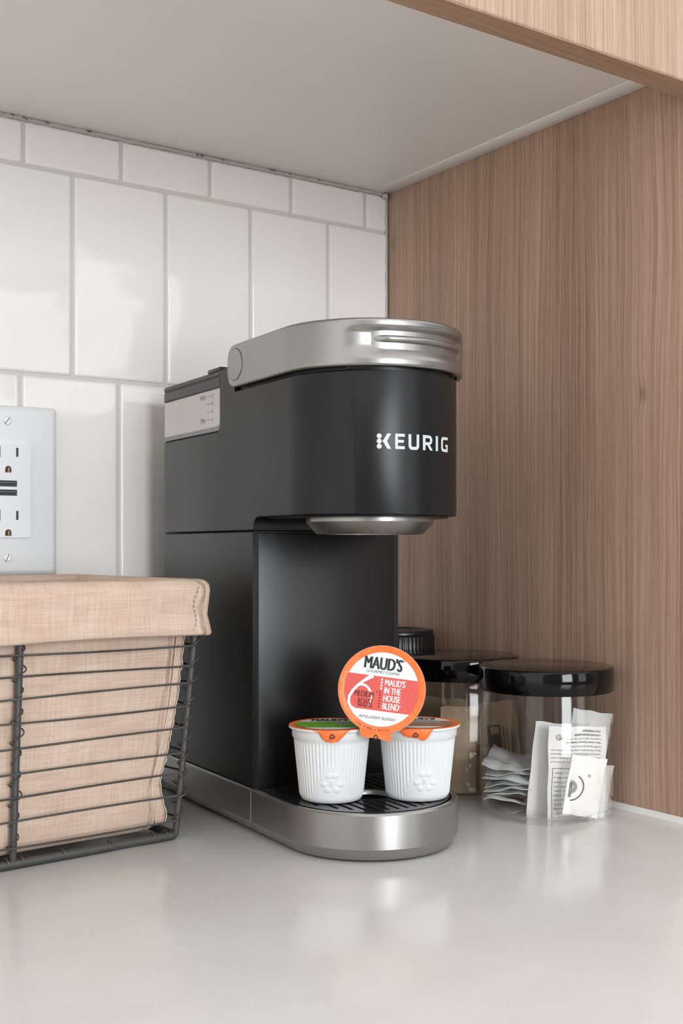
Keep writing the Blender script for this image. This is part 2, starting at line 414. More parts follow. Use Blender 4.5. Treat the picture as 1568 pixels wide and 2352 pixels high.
def bead(name, a, b_, r, parent, mat, seed, lump=.35, n=90):
    rnd = random.Random(seed); a, b_ = Vector(a), Vector(b_); pts, rad = [], []
    for i in range(n+1):
        pts.append(a.lerp(b_, i/n)+Vector((rnd.uniform(-1, 1), rnd.uniform(-1, 1), rnd.uniform(-1, 1)))*r*lump*.45); rad.append(r*(1+rnd.uniform(-lump, lump)))
    return mk(name, *tube_geo(pts, rad, 7), mat, parent, 60)
bead('caulk_bead', (-1.7, .0012, .5002), (-.004, .0012, .5002), .0017, wall, M['caulk'], 3, .30, 640)
bead('caulk_bead', (-.0026, .0006, .002), (-.0026, .0006, .4985), .0017, wall, M['caulk'], 5, .3, 120)
bead('caulk_lump', (-.0065, -.0012, .4990), (-.0042, -.0040, .4968), .0023, wall, M['caulk'], 6, .35, 5)
rnd = random.Random(11)
for k in range(14):
    x = -.35+.345*rnd.random()
    if k in (2, 5): pass
    mk('grout_crumb', *tube_geo([(x, -.0012, .5008), (x+.0012+.002*rnd.random(), -.0018, .5003-.0012*rnd.random())], .00035, 5), M['mid_ink'], wall)

# ------------------------------------------------------------------ countertop, side panel, wall cabinet
ct = empty('countertop', (0, 0, 0), 0, 'pale grey polished quartz countertop under the coffee maker', 'countertop')
box('slab', -1.8, 1.2, -.66, .0016, -.03, 0, M['counter'], ct, .0012, 2)
cb = mk('caulk_bead', *loft([[(-.0040, y, -.0003), (-.0033, y, .0004), (-.0016, y, .0016), (-.0008, y, .0034), (-.0002, y, .0036), (-.0002, y, -.0003)] for y in (-.335, -.22, -.11, -.002)]), M['caulk_white'], ct, 60)

tc_ = empty('tall_cabinet', (.30, -.167, 0), 0, 'tall brown wood-grain cabinet standing on the counter beside the jars', 'cabinet')
for o in (box('side_board', 0, .018, -.3345, -.0006, .0005, 1.1, M['wood']), box('carcass', .0182, .60, -.3345, -.0006, .0005, 1.1, M['cabinet']),
          box('cabinet_door', .0205, .60, -.3540, -.3352, .0030, 1.1, M['wood_door'], None, .0012, 2)):
    o.parent = tc_; o.location = (-.30, .167, 0)

wc = empty('wall_cabinet', (-.6, -.17, .5), 0, 'wall cabinet with pale underside and wood-grain door over the counter', 'cabinet')
def wcp(o): o.parent = wc; o.location = (.6, .17, -.5); return o
wcp(box('bottom_board', -1.75, -.0168, -.334, .0010, .5018, .5200, M['cabinet']))
wcp(box('scribe_strip', -.0166, -.0002, -.334, -.0002, .5009, .5200, M['strip'], None, .0005, 1))
dr = wcp(box('door', -1.75, .018, -.3540, -.3352, .4801, 1.1, M['wood_door'], None, .0012, 2))
wcp(box('edge_band', -1.75, .018, -.3532, -.3352, .4796, .4802, M['wood_edge']))

# ------------------------------------------------------------------ outlet
ou = empty('wall_outlet', (-.3495, -.0003, .2249), 0, 'white wall outlet with two sockets and two charging ports on the tiles', 'outlet')
rings = []
for hw, hh, y, r in ((.0388, .0624, 0, .003), (.0388, .0624, -.0016, .003), (.0380, .0616, -.0036, .003), (.0352, .0588, -.0062, .003), (.0340, .0576, -.0066, .003)):
    rings.append([(p[0], y, p[1]) for p in rrect2(0, 0, hw, hh, r, 4)])
mk('cover_plate', *loft(rings), M['plate'], ou, 30)
def slot(cx, cy, hw, hh): return [(cx-hw, cy-hh), (cx+hw, cy-hh), (cx+hw, cy+hh), (cx-hw, cy+hh)]
def ground(cx, cy): return [(cx-.0024, cy-.0024), (cx+.0024, cy-.0024)] + circle(cx, cy, .0024, 10, 0, pi, False)
holes = []
for cy in (.0279, -.0181):
    holes += [slot(.0069, cy, .0009, .0033), slot(-.0063, cy, .0009, .0040), ground(.0003, cy-.0125)]
for cy in (.0050, -.0016): holes.append(slot(0, cy, .0068, .0022))
g = fill_geo([rrect2(0, 0, .0168, .0342, .0022, 5)]+holes, .0024)
toY = Matrix(((1, 0, 0, 0), (0, 0, -1, 0), (0, 1, 0, 0), (0, 0, 0, 1)))      # x,y,z -> x,-z,y
fc = mk('receptacle', *xf(g, Matrix.Translation((0, -.0084, 0)) @ toY), M['plate'], ou, 30)
mk('socket_well', *box_geo(-.0155, .0155, -.00668, -.0061, -.033, .033), M['dark'], fc)
for cy in (.0279, -.0181): mk('ground_contact', *box_geo(.0002, .0016, -.0074, -.0066, cy-.0146, cy-.0112), M['brass'], fc)
for cy in (.0050, -.0016): mk('port_tongue', *box_geo(-.0060, .0060, -.0078, -.0066, cy+.0002, cy+.0014), M['mid_ink'], fc)
for cy, a in ((.0508, 52), (-.0488, 66)):
    s = mk('screw', *loft([[(x, y, z) for x, z, y in [(r*cos(2*pi*i/24), r*sin(2*pi*i/24), yy) for i in range(24)]] for r, yy in ((.0031, -.0064), (.0031, -.0071), (.0026, -.0075))]), M['screw'], ou, 35)
    s.location = (.0, 0, cy)
    t = radians(a); q = Matrix.Rotation(-t, 4, 'Y')
    mk('screw_slot', *xf(box_geo(-.0029, .0029, -.00756, -.0070, -.00045, .00045), q), M['ink_faint'], s)

# ------------------------------------------------------------------ coffee maker
MO = Vector((-.1969, -.1977, 0)); MR = radians(-4)
cm = empty('coffee_maker', MO, MR, 'black and silver single-cup coffee maker with white brand lettering', 'coffee maker')
R0, YC, YB = .0555, -.05, .158
def wplan(y, R=R0, yb=YB, rc=.008):
    if y > yb-rc: return R-rc+sqrt(max(rc*rc-(y-(yb-rc))**2, 0))
    if y >= YC: return R
    return sqrt(max(R*R-(y-YC)**2, 0))
def loft_y(ys, zb, zt, R=R0, yb=YB, rc=.008, b=.0006, dw=0):
    rings = []
    for y in ys:
        wv = max(wplan(y, R, yb, rc)-dw, .0004); z0, z1 = zb(y), zt(y); e = min(b, wv*.4)
        rings.append([(-wv+e, y, z0), (wv-e, y, z0), (wv, y, z0+e), (wv, y, z1-e), (wv-e, y, z1), (-wv+e, y, z1), (-wv, y, z1-e), (-wv, y, z0+e)])
    return loft(rings)
def backs(yb, rc, n=6): return [yb-rc+rc*cos(t*pi/2/n) for t in range(n+1)]
def fronts(R, n=46): return [YC-R*sin(radians(88.6)*t/n) for t in range(n+1)]
def lin(a, b_, n): return [a+(b_-a)*i/n for i in range(n+1)]

# lower column
mk('lower_body', *loft_y(backs(YB, .008)+[.0006, 0.0], lambda y: .029, lambda y: .1941, b=.0010), M['black'], cm, 35)
box('panel_gap', -.0528, .0528, -.00025, .0005, .0296, .1938, M['black_gloss'], cm)
box('front_panel', -.0520, .0520, -.0010, .0008, .0300, .1930, M['black_panel'], cm, .0005, 2)
# head
def zb_up(y):
    if y >= 0: return .1946
    if y > -.009: return .194+sqrt(max(.009**2-(y+.009)**2, 0))
    return .203
def zt_up(y):
    if y > .0565: return .2622
    if y >= .0506: return .2622+(.006-sqrt(max(.006**2-(.0565-y)**2, 0)))
    if y > .0270: return .3037
    return .2868
ys = backs(YB, .008)+lin(.0565, .0506, 6)+[.0505, .0272, .0268, 0.0]+[-.009+.009*cos(radians(90*k/8)) for k in range(1, 9)]+fronts(R0)
mk('upper_body', *loft_y(ys, zb_up, zt_up), M['black'], cm, 32)
mk('brew_head', *loft_y(lin(.026, YC, 4)+fronts(R0-.003), lambda y: .2868, lambda y: .3120, R=R0-.003), M['black_gloss'], cm, 35)
mk('underside_plate', *loft_y([-.012, YC]+fronts(R0-.005), lambda y: .2018, lambda y: .2032, R=R0-.005), M['black'], cm, 35)
# spout
sc_ = (0.0, -.0528)
sp_geo = loft(lathe([(.0300, .2025), (.0400, .2025), (.0402, .2010), (.0400, .1992), (.0340, .1925), (.0325, .1918), (.0300, .1918), (.0290, .1950)], 72))
mk('brew_spout', *sp_geo, M['silver'], cm, 25).location = (sc_[0], sc_[1], 0)
rsd = random.Random(17)
specks = []
for k in range(16):
    a_ = radians(-90+rsd.uniform(-34, 30)); rr0 = .0338+rsd.uniform(-.0005, .0012); q_ = rsd.uniform(.0002, .0006)
    c_ = Vector((rr0*cos(a_), rr0*sin(a_), .1923+max(0, rr0-.0338)*1.1))
    specks.append(([c_+Vector(v) for v in ((q_, 0, 0), (-q_, 0, 0), (0, q_, 0), (0, -q_, 0), (0, 0, q_), (0, 0, -q_))], [(0, 2, 4), (2, 1, 4), (1, 3, 4), (3, 0, 4), (2, 0, 5), (1, 2, 5), (3, 1, 5), (0, 3, 5)]))
mk('coffee_residue', *join(specks), P('residue', (.10, .05, .02), .9), cm).location = (sc_[0], sc_[1], 0)
# reservoir
def zb_res(y):
    if y < .0560: return .2630+(.0050-sqrt(max(.0050**2-(.0560-y)**2, 0)))
    return .2630
yr = backs(YB+.0002, .008)+lin(.0560, .0511, 6)
rs = mk('reservoir', *loft_y(yr, lambda y: zb_res(y)+.0022, lambda y: .2928, yb=YB+.0002, b=.0012, dw=.0004), M['reservoir'], cm, 35)
mk('reservoir_floor', *loft_y(yr, zb_res, lambda y: zb_res(y)+.0024, yb=YB+.0002, b=.0004, dw=.0006), M['grey_ink'], cm, 35)
mk('reservoir_rim', *loft_y(backs(YB+.0002, .008)+[.0512], lambda y: .2928, lambda y: .2992, yb=YB+.0002, b=.0004), M['lid_dark'], cm, 35)
mk('rim_gap', *loft_y(backs(YB, .008)+[.0514], lambda y: .2990, lambda y: .3002, b=.0001, dw=.0008), M['black_gloss'], cm, 35)
ld = mk('reservoir_lid', *loft_y(backs(YB+.0003, .008)+[.0512], lambda y: .3000, lambda y: .3036, yb=YB+.0003, b=.0008), M['lid_dark'], cm, 35)
box('lid_tab', -.0553, .0553, .0508, .0720, .3036, .3064, M['lid_dark'], ld, .0008, 2)
def on_side(dx=.0003, x0=-.0551):                     # text on the left flank, reads towards the front
    return lambda v: Vector((x0-dx, -v.x, v.y))
marks = []
for s, y, z, h in (('MIN', .0800, .2718, .0032), ('MAX', .0800, .2880, .0032)):
    marks.append(mapped(text_geo(s, h, None, 0, -y, z), on_side()))
for s, z in (('6', .2718), ('8', .2772), ('10', .2826), ('12', .2880)):
    marks.append(mapped(text_geo(s, .0026, None, 0, -.0640, z), on_side()))
    marks.append(mapped(([Vector((-.0735, z-.0002, 0)), Vector((-.0680, z-.0002, 0)), Vector((-.0680, z+.0002, 0)), Vector((-.0735, z+.0002, 0))], [(0, 1, 2, 3)]), on_side()))
mk('level_marks', *join(marks), M['ink_faint'], rs)

# handle: a band round the head, with a finger grip pressed into its front
RH, Y_END, ZL, ZH = .0592, .0302, .2888, .3164
path = []
for y in lin(Y_END, YC, 44)[:-1]: path.append((-RH, y, -1, 0, None))
for k in range(121):
    t = radians(-90+180*k/120); path.append((RH*sin(t), YC-RH*cos(t), sin(t), -cos(t), math.degrees(t)))
for y in lin(YC, Y_END, 44)[1:]: path.append((RH, y, 1, 0, None))
def sstep(a, b_, x):
    t = min(max((x-a)/(b_-a), 0), 1); return t*t*(3-2*t)
def grip(th, u):
    if th is None: return 0
    S = sstep(-50, -20, th)*(1-sstep(42, 54, th))
    if u < .48: rec = sstep(.13, .47, u)
    elif u < .70: rec = 1
    else: rec = 1-sstep(.70, .86, u)
    rd = sstep(-30, -18, th)*(1-sstep(42, 49, th))
    rd *= sstep(.475, .545, u)*(1-sstep(.61, .68, u))
    return -.0042*S*rec+.0036*rd*S
nz = 40; rings = []
for x, y, nx, ny, th in path:
    e = Y_END-y; rc = .0085
    dz = rc-sqrt(max(rc*rc-(rc-e)**2, 0)) if e < rc else 0
    z0, z1 = ZL+dz, ZH-dz; ring = []
    for k in range(nz+1):
        u = k/nz; edge = min(u, 1-u); ins = -.0009*max(0, 1-edge/.045)**2
        d = grip(th, u)+ins; ring.append((x+nx*d, y+ny*d, z0+(z1-z0)*u))
    for u in (1, .5, 0): ring.append((x-nx*.0032, y-ny*.0032, z0+(z1-z0)*u))
    rings.append(ring)
hd = mk('handle', *loft(rings), M['silver'], cm, 48)
mk('handle_top', *loft_y(lin(.0255, YC, 3)+fronts(RH-.0034), lambda y: .3122, lambda y: .3156, R=RH-.0034), M['silver'], cm, 35)
def disc_x(r, x0, x1, n=40): return loft([[(x, r_*cos(2*pi*i/n), r_*sin(2*pi*i/n)) for i in range(n)] for x, r_ in ((x0, r), (x1+.0003, r), (x1, r-.0004))])
for sgn in (-1, 1):
    gp = mk('pivot_gap', *disc_x(.01075, 0, -.0034), M['black_gloss'], hd); gp.location = (sgn*.0560, .0182, .3030); gp.scale = (-sgn, 1, 1)
    pc = mk('pivot_cap', *disc_x(.0103, 0, -.0036), M['silver'], hd, 35); pc.location = (sgn*.0560, .0182, .3030); pc.scale = (-sgn, 1, 1)

# base and drip tray
RB = .0566
def ring_u(R, y0, z, n=60):
    return [(-R, y0, z)]+[(-R*cos(pi*k/n), YC-R*sin(pi*k/n), z) for k in range(n+1)]+[(R, y0, z)]
prof = [(-.0050, .0012), (-.0040, .0014), (0, .0082), (.0000, .0278), (-.0010, .0290), (-.0034, .0290), (-.0040, .0284), (-.0044, .0240)]
tr = mk('drip_tray', *loft([ring_u(RB+d, 0.0002+min(d, 0)*.0, z) for d, z in prof]), M['silver'], cm, 28)
def ring_b(d, z):
    R = RB+d; yb = YB+.001+d; rc = .008
    return [(-R, .0010, z), (R, .0010, z)]+[(R-rc+rc*cos(t*pi/12), yb-rc+rc*sin(t*pi/12), z) for t in range(7)]+[(-R+rc-rc*sin(t*pi/12), yb-rc+rc*cos(t*pi/12), z) for t in range(7)]
mk('rear_base', *loft([ring_b(d, z) for d, z in prof[:5]]), M['silver'], cm, 28)
mk('base_seam', *loft([[(x, .0001, z) for x, z in ((-RB-.0001, .0275), (RB, .0275), (RB, .0085), (-RB-.0001, .0085))], [(x, .0009, z) for x, z in ((-RB-.0001, .0275), (RB, .0275), (RB, .0085), (-RB-.0001, .0085))]]), M['silver_dark'], cm)
mk('foot_ring', *loft([ring_u(RB-.0075, .10, .0002), ring_u(RB-.0070, .10, .0014)]), M['black_gloss'], cm)
# grate with slots and a round centre
slots = []
def cap_slot(cx, y0, y1, hw=.0011):
    return [(cx+hw*cos(t*pi/5), y1+hw*sin(t*pi/5)) for t in range(6)]+[(cx-hw*cos(t*pi/5), y0-hw*sin(t*pi/5)) for t in range(6)]
RG = RB-.0052
CG = (0.0, -.052)
for k in range(-7, 8):
    x = k*.0062
    lim = YC-sqrt(max((RG-.006)**2-x*x, 0))
    half = sqrt(max(.0185**2-x*x, 0))
    a, b_ = lim, CG[1]-max(half, .0035)-.001
    if b_-a > .005: slots.append(cap_slot(x, a, b_))
    a, b_ = CG[1]+max(half, .0035)+.001, -.0065
    if b_-a > .005: slots.append(cap_slot(x, a, b_))
gg = fill_geo([[(p[0], p[1]) for p in ring_u(RG, -.0018, 0)], circle(CG[0], CG[1], .0150, 40)]+slots, .0022)
gr = mk('drip_grate', *xf(gg, Matrix.Translation((0, 0, .0292))), M['grate'], tr, 30)
mk('grate_ring', *[loft(lathe([(.0138, .0262), (.0142, .0288), (.0146, .0291), (.0149, .0286)], 48), False, False)][0], M['silver_dark'], gr, 60).location = (CG[0], CG[1], 0)

# brand lettering wrapped on the head
Z0, HL = .2409, .0089
def poly(*loops): return fill_geo([list(l) for l in loops])
def on_head(v):
    t = v.x/R0; r = R0+.00022
    return Vector((r*sin(t), YC-r*cos(t), Z0+v.y))
def sc(pts, x0, x1, h=HL): return [(x0+(x1-x0)*a, b_*h) for a, b_ in pts]
lets = []
for k in range(3): lets.append(poly(circle(-.02375, HL*(.165+.335*k), HL*.165, 20)))
lets.append(poly(sc([(0, .5), (.55, 1), (1, 1), (.52, .5), (1, 0), (.55, 0)], -.0218, -.0167)))
lets.append(poly(sc([(0, 0), (1, 0), (1, .19), (.27, .19), (.27, .42), (.9, .42), (.9, .60), (.27, .60), (.27, .81), (1, .81), (1, 1), (0, 1)], -.0143, -.0083)))
def arcp(cx, cy, rx, ry, a0, a1, n=8): return [(cx+rx*cos(radians(a0+(a1-a0)*i/n)), cy+ry*sin(radians(a0+(a1-a0)*i/n))) for i in range(n+1)]
lets.append(poly(sc([(0, 1)]+arcp(.30, .28, .30, .30, 180, 270)+arcp(.70, .28, .30, .30, 270, 360)+[(1, 1), (.75, 1)]+arcp(.62, .31, .13, .13, 0, -90)+arcp(.38, .31, .13, .13, 270, 180)+[(.25, 1)], -.0059, .0014)))
lets.append(poly(sc([(0, 0), (.25, 0), (.25, .34), (.42, .34), (.72, 0), (1.0, 0), (.68, .37)]+arcp(.62, .68, .33, .31, -60, 90)+[(0, 1)], .0041, .0120),
                 sc([(.25, .53)]+arcp(.58, .67, .13, .135, -90, 90)+[(.25, .81)], .0041, .0120)))
lets.append(poly(sc([(0, 0), (1, 0), (1, 1), (0, 1)], .0146, .0167)))
lets.append(poly(sc([(1, 1)]+arcp(.30, .74, .30, .26, 90, 180)+arcp(.30, .26, .30, .26, 180, 270)+[(1, 0), (1, .50), (.60, .50), (.60, .34), (.75, .34), (.75, .19)]+arcp(.38, .32, .13, .13, 270, 180)+arcp(.38, .68, .13, .13, 180, 90)+[(1, .81)], .0199, .0277)))
for gme in lets: mk('brand_letter', *mapped(gme, on_head), M['white_ink'], cm)

# ------------------------------------------------------------------ coffee pods
PH, PR, PB = .0452, .0262, .0188
def r_cup(z):
    z_step = PH-.0062
    return PB+.0004+(.0232-PB-.0004)*(z/z_step) if z < z_step else .0242
def cup_geo():
    NR, SUB = 60, 6; n = NR*SUB; rings = []
    def ring(r, z, amp=0):
        out = []
        for i in range(n):
            th = 2*pi*i/n                           # 0 at -y (emblem side)
            d = ((th+pi) % (2*pi))-pi
            d = round(d*NR/(2*pi))*2*pi/NR
            ze = .0235-.0205*min(max(abs(d)-radians(12), 0)/radians(28), 1)
            on = sstep(ze-.0006, ze+.0006, z)
            rr = r+amp*on*.00030*(cos(NR*th))
            out.append((rr*sin(th), -rr*cos(th), z))
        return out
    rings.append(ring(PB-.0015, 0)); rings.append(ring(PB-.0004, .0004)); rings.append(ring(PB+.0002, .0015))
    for k in range(31): 
        z = .0024+(PH-.0088-.0024)*k/30; rings.append(ring(r_cup(z), z, 1))
    for r, z in ((.0233, PH-.0080), (.0236, PH-.0072), (.0242, PH-.0066), (.0243, PH-.0030), (.0244, PH-.0022), (.0256, PH-.0017), (PR, PH-.0013), (PR, PH-.0003), (PR-.0004, PH)): rings.append(ring(r, z))
    return loft(rings)
CUP = mesh('cup', *cup_geo(), M['pod_white'], 60)
def on_cup(v, h=0.0):
    z = v.y; r = r_cup(z)+h; t = v.x/.0205
    return Vector((r*sin(t), -r*cos(t), z))
def emblem_geo():
    out = []; cz = .0128
    for k in range(6):
        a = radians((68, 112, 188, 236, 304, 352)[k])
        cx_, cy_ = .0051*cos(a), .0050*sin(a)+cz; vs, fs = [], []
        rr = [[(cx_+.0023*cos(2*pi*i/14)*q, cy_+.0020*sin(2*pi*i/14)*q, hh) for i in range(14)] for q, hh in ((1, -.0001), (.85, .00016), (.5, .00029), (.05, .00033))]
        g = loft(rr, False, True); out.append(([on_cup(Vector((p[0], p[1], 0)), p[2]) for p in g[0]], g[1]))
    cu = bpy.data.curves.new('five', 'FONT'); cu.body = '5'; cu.size = 1; cu.offset = .02; cu.extrude = .05
    vs, fs = curve_geo(cu); bpy.data.curves.remove(cu)
    out.append(([on_cup(Vector(((v.x-.3)*.0042, (v.y-.35)*.0042+cz, 0)), .00025+v.z*.006) for v in vs], fs))
    return join(out)
EMB = mesh('recycling_emblem', *emblem_geo(), M['pod_white'], 50)
LID = mesh('foil_lid', *loft(lathe([(PR-.0002, PH), (PR-.0001, PH+.0002), (PR-.0022, PH+.0003), (PR-.0026, PH+.0001), (.0004, PH+.0001)], 72)), M['orange'], 60)
def clip_disc(r, y0, y1, n=48):
    a0 = math.asin(max(min(y0/r, 1), -1)); a1 = math.asin(max(min(y1/r, 1), -1))
    return [(r*cos(a0+(a1-a0)*i/n), r*sin(a0+(a1-a0)*i/n)) for i in range(n+1)]+[(-r*cos(a1+(a0-a1)*i/n), r*sin(a1+(a0-a1)*i/n)) for i in range(n+1)]
def flat(h): return lambda v: Vector((v.x, v.y, PH+h+v.z))
def recycle_geo(r, wd):
    out = []
    for k in range(3):
        a = radians(90+120*k)
        pts = [(r*cos(a+radians(t)), r*sin(a+radians(t))) for t in (-46, -20, 10, 30)]
        out.append(stroke(pts, wd))
        tip = [(Vector((cos(a+radians(28)), sin(a+radians(28)), 0))*(r+q)) for q in (wd, -wd)]+[Vector((cos(a+radians(62)), sin(a+radians(62)), 0))*r]
        out.append((tip, [(0, 1, 2)]))
    return join(out)
def add_pod(root, band, band_rng, cup_rot, tab_kind):
    c = obj('cup', CUP, root); c.rotation_euler.z = cup_rot
    obj('recycling_emblem', EMB, c)
    l = obj('foil_lid', LID, root)
    q = PR*.842
    mk('print_ground', *mapped(fill_geo([circle(0, 0, q, 72)]), flat(.00032)), M['foil_white'], l, fix=False)
    mk('print_band', *mapped(fill_geo([clip_disc(q, band_rng[0]*PR, band_rng[1]*PR)]), flat(.00042)), band, l, fix=False)
    mk('brand_print', *mapped(heavy("MAUD'S", .285*PR, .88*PR, .026*PR, -.03*PR, .585*PR), flat(.00046)), M['ink'], l, fix=False)
    mk('tagline_print', *mapped(text_geo('GOURMET COFFEE', .060*PR, .76*PR, .0, -.02*PR, .385*PR), flat(.00046)), M['mid_ink'], l, fix=False)
    # tab
    if tab_kind == 0:      # sticks out straight below the lid
        pts = [(-.0105, -PR+.0020), (.0098, -PR+.0022), (.0088, -PR-.0010), (.0098, -PR-.0036), (.0046, -PR-.0034), (.0010, -PR-.0029), (-.0040, -PR-.0031), (-.0084, -PR-.0030), (-.0092, -PR-.0014)]
        tb = mk('pull_tab', *mapped(fill_geo([pts], .0004), lambda v: Vector((v.x, v.y, PH-.0002+v.z+60*min(0, v.y+PR)*abs(v.y+PR)*0))), M['orange'], l)
        mk('tab_symbol', *mapped(recycle_geo(.0012, .0007), lambda v: Vector((v.x, v.y-PR-.0024, PH+.0001))), M['ink'], tb, fix=False)
    else:                  # folded down over the rim
        if tab_kind == 1: prof_ = [(-.0118, 0), (-.0080, -.0022), (-.0062, -.0050), (-.0036, -.0068), (.0002, -.0075), (.0040, -.0066), (.0064, -.0044), (.0088, -.0020), (.0112, 0)]
        else: prof_ = [(-.0096, 0), (-.0100, -.0024), (-.0076, -.0046), (-.0040, -.0052), (.0006, -.0056), (.0046, -.0072), (.0070, -.0060), (.0088, -.0030), (.0106, -.0006), (.0106, 0)]
        xs = lin(prof_[0][0], prof_[-1][0], 26)
        def low(x):
            for a, b_ in zip(prof_, prof_[1:]):
                if a[0] <= x <= b_[0]: return a[1]+(b_[1]-a[1])*(x-a[0])/(b_[0]-a[0] or 1)
            return prof_[-1][1]
        rings = []
        for side in (0, 1):
            for k in range(7):
                kk = k if side == 0 else 6-k; ring = []
                for x in xs:
                    dz = low(x)*kk/6 - .0; t = x/PR
                    r = PR+.0004+.0006*sin(pi*kk/6)+.0003*sin(900*x+kk) - .0011*(kk/6)
                    if side: r -= .0003
                    ring.append((r*sin(t), -r*cos(t), PH+.0002+dz))
                rings.append(ring)
        rings.append(rings[0])
        tb = mk('pull_tab', *loft(rings, False, False, closed=False), M['orange'], l, 60)
        mk('tab_symbol', *mapped(recycle_geo(.0012, .0007), lambda v: Vector(((PR+.0015)*sin(v.x/PR), -(PR+.0015)*cos(v.x/PR), PH-.0033+v.y))), M['ink'], tb, fix=False)
    return l
def pod_world(lx, ly): return MO + Matrix.Rotation(MR, 3, 'Z') @ Vector((lx, ly, .0295))
def face_cam(p): d = CAM-p; return math.atan2(d.x, -d.y)
grp = 'coffee pods on the drip tray'
pL = pod_world(-.0260, -.0500); pR = pod_world(.0228, -.0722)
p1 = empty('coffee_pod', pL, face_cam(pL)+radians(1), 'white ribbed coffee pod with green band on its orange-rimmed lid', 'coffee pod', grp)
l1 = add_pod(p1, M['green'], (-.55, .30), 0, 1)
p2 = empty('coffee_pod', pR, face_cam(pR)+radians(-2), 'white ribbed coffee pod with brown band on its orange-rimmed lid', 'coffee pod', grp)
l2 = add_pod(p2, M['brown'], (-.55, .30), radians(15), 2)
for l_, s1, s2 in ((l1, 'DECAF', 'HOUSE BLEND'), (l2, 'DARK ROAST', 'COFFEE')): pass
mk('print_blot', *mapped(fill_geo([circle(.25*PR, .02*PR, .20*PR, 20)]), flat(.00047)), M['grey_ink'], l1, fix=False)
mk('print_blot', *mapped(fill_geo([slot(.20*PR, .05*PR, .35*PR, .12*PR)]), flat(.00047)), M['grey_ink'], l2, fix=False)

lc = px(876.5, .695, 1583.5)
axis = Vector((FW.x+RT.x*.034, FW.y+RT.y*.034, 0)).normalized()
tau = radians(6)
Zv = (-axis*cos(tau)+UP*sin(tau)).normalized(); Xv = UP.cross(Zv).normalized(); Yv = Zv.cross(Xv)
RM = Matrix((Xv, Yv, Zv)).transposed() @ Matrix.Rotation(radians(-7.2), 3, 'Z')
p3 = empty('coffee_pod', lc-Zv*PH, 0, 'coffee pod on its side across two others showing its red and white lid', 'coffee pod', grp)
p3.rotation_euler = RM.to_euler()
l3 = add_pod(p3, M['red'], (-.489, .288), 0, 0)
T = lambda s, h, wd, x, y, m, bold=.0, al='C', nm='lid_text': mk(nm, *mapped(heavy(s, h*PR, wd*PR, bold*PR, x*PR, y*PR, al) if bold else text_geo(s, h*PR, wd*PR, 0, x*PR, y*PR, al), flat(.00048)), M[m], l3, fix=False)
T("MAUD'S", .150, .47, .053, .170, 'foil_white', .011, 'L'); T('IN THE', .145, .385, .055, -.012, 'foil_white', .011, 'L')
T('HOUSE', .145, .395, .055, -.190, 'foil_white', .011, 'L'); T('BLEND', .145, .385, .055, -.368, 'foil_white', .011, 'L')
six = [(-.235, .290), (-.33, .225), (-.45, .13), (-.56, .02), (-.655, -.11), (-.715, -.24), (-.715, -.37), (-.66, -.47), (-.58, -.505)]
bowl = [(-.60, -.03), (-.54, .035), (-.46, .06), (-.38, .045), (-.30, -.01), (-.245, -.09), (-.215, -.20), (-.225, -.31), (-.27, -.42)]
mk('numeral_print', *mapped(join([stroke([(x*PR, y*PR) for x, y in six], [.10*PR, .085*PR]+[.062*PR]*7), mapped(stroke([(x*PR, y*PR) for x, y in bowl], [.055*PR]*5+[.05*PR, .04*PR, .03*PR, .012*PR]), lambda v: v+Vector((0, 0, 1.5e-5)))]), flat(.00045)), M['foil_white'], l3, fix=False)
T('MEDIUM', .135, .45, -.385, -.150, 'maroon', .014); T('ROAST', .135, .36, -.335, -.315, 'maroon', .014)
T('INTELLIGENT BLENDS', .062, .80, -.03, -.650, 'mid_ink')
T('®', .055, None or .055, .43, .70, 'mid_ink'); T('®', .05, .05, .45, -.34, 'foil_white'); T('®', .03, .03, .40, -.64, 'mid_ink')
def sq(x, y, w_, h_): return fill_geo([slot(x*PR, y*PR, w_*PR/2, h_*PR/2)])
mk('scale_print', *mapped(join([sq(-.018, .225-.068*k, .04, .045) for k in range(4)]), flat(.00046)), M['foil_white'], l3, fix=False)
mk('scale_print', *mapped(join([sq(-.028, -.065-.066*k, .036, .04) for k in range(6)]+[(lambda g_: g_)(([Vector((-.11*PR, -.04*PR, 0)), Vector((-.11*PR, -.09*PR, 0)), Vector((-.075*PR, -.07*PR, 0))], [(0, 1, 2)])), sq(-.335, -.415, .34, .045)]), flat(.00046)), M['maroon'], l3, fix=False)
ring_txt = []
for s, a_mid, da, up_in in (('COOL • PEEL • RECYCLE', -97, 2.35, True),):
    n = len(s)
    for i, ch in enumerate(s):
        if ch == ' ': continue
        a = radians(a_mid+(i-(n-1)/2)*da)
        g = text_geo(ch, (.05 if ch != '•' else .03)*PR, (.030 if ch != '•' else .03)*PR)
        Mx = Matrix.Translation((.925*PR*cos(a), .925*PR*sin(a), 0)) @ Matrix.Rotation(a+pi/2, 4, 'Z')
        ring_txt.append(xf(g, Mx))
mk('rim_print', *mapped(join(ring_txt), flat(.00046)), M['maroon'], l3, fix=False)

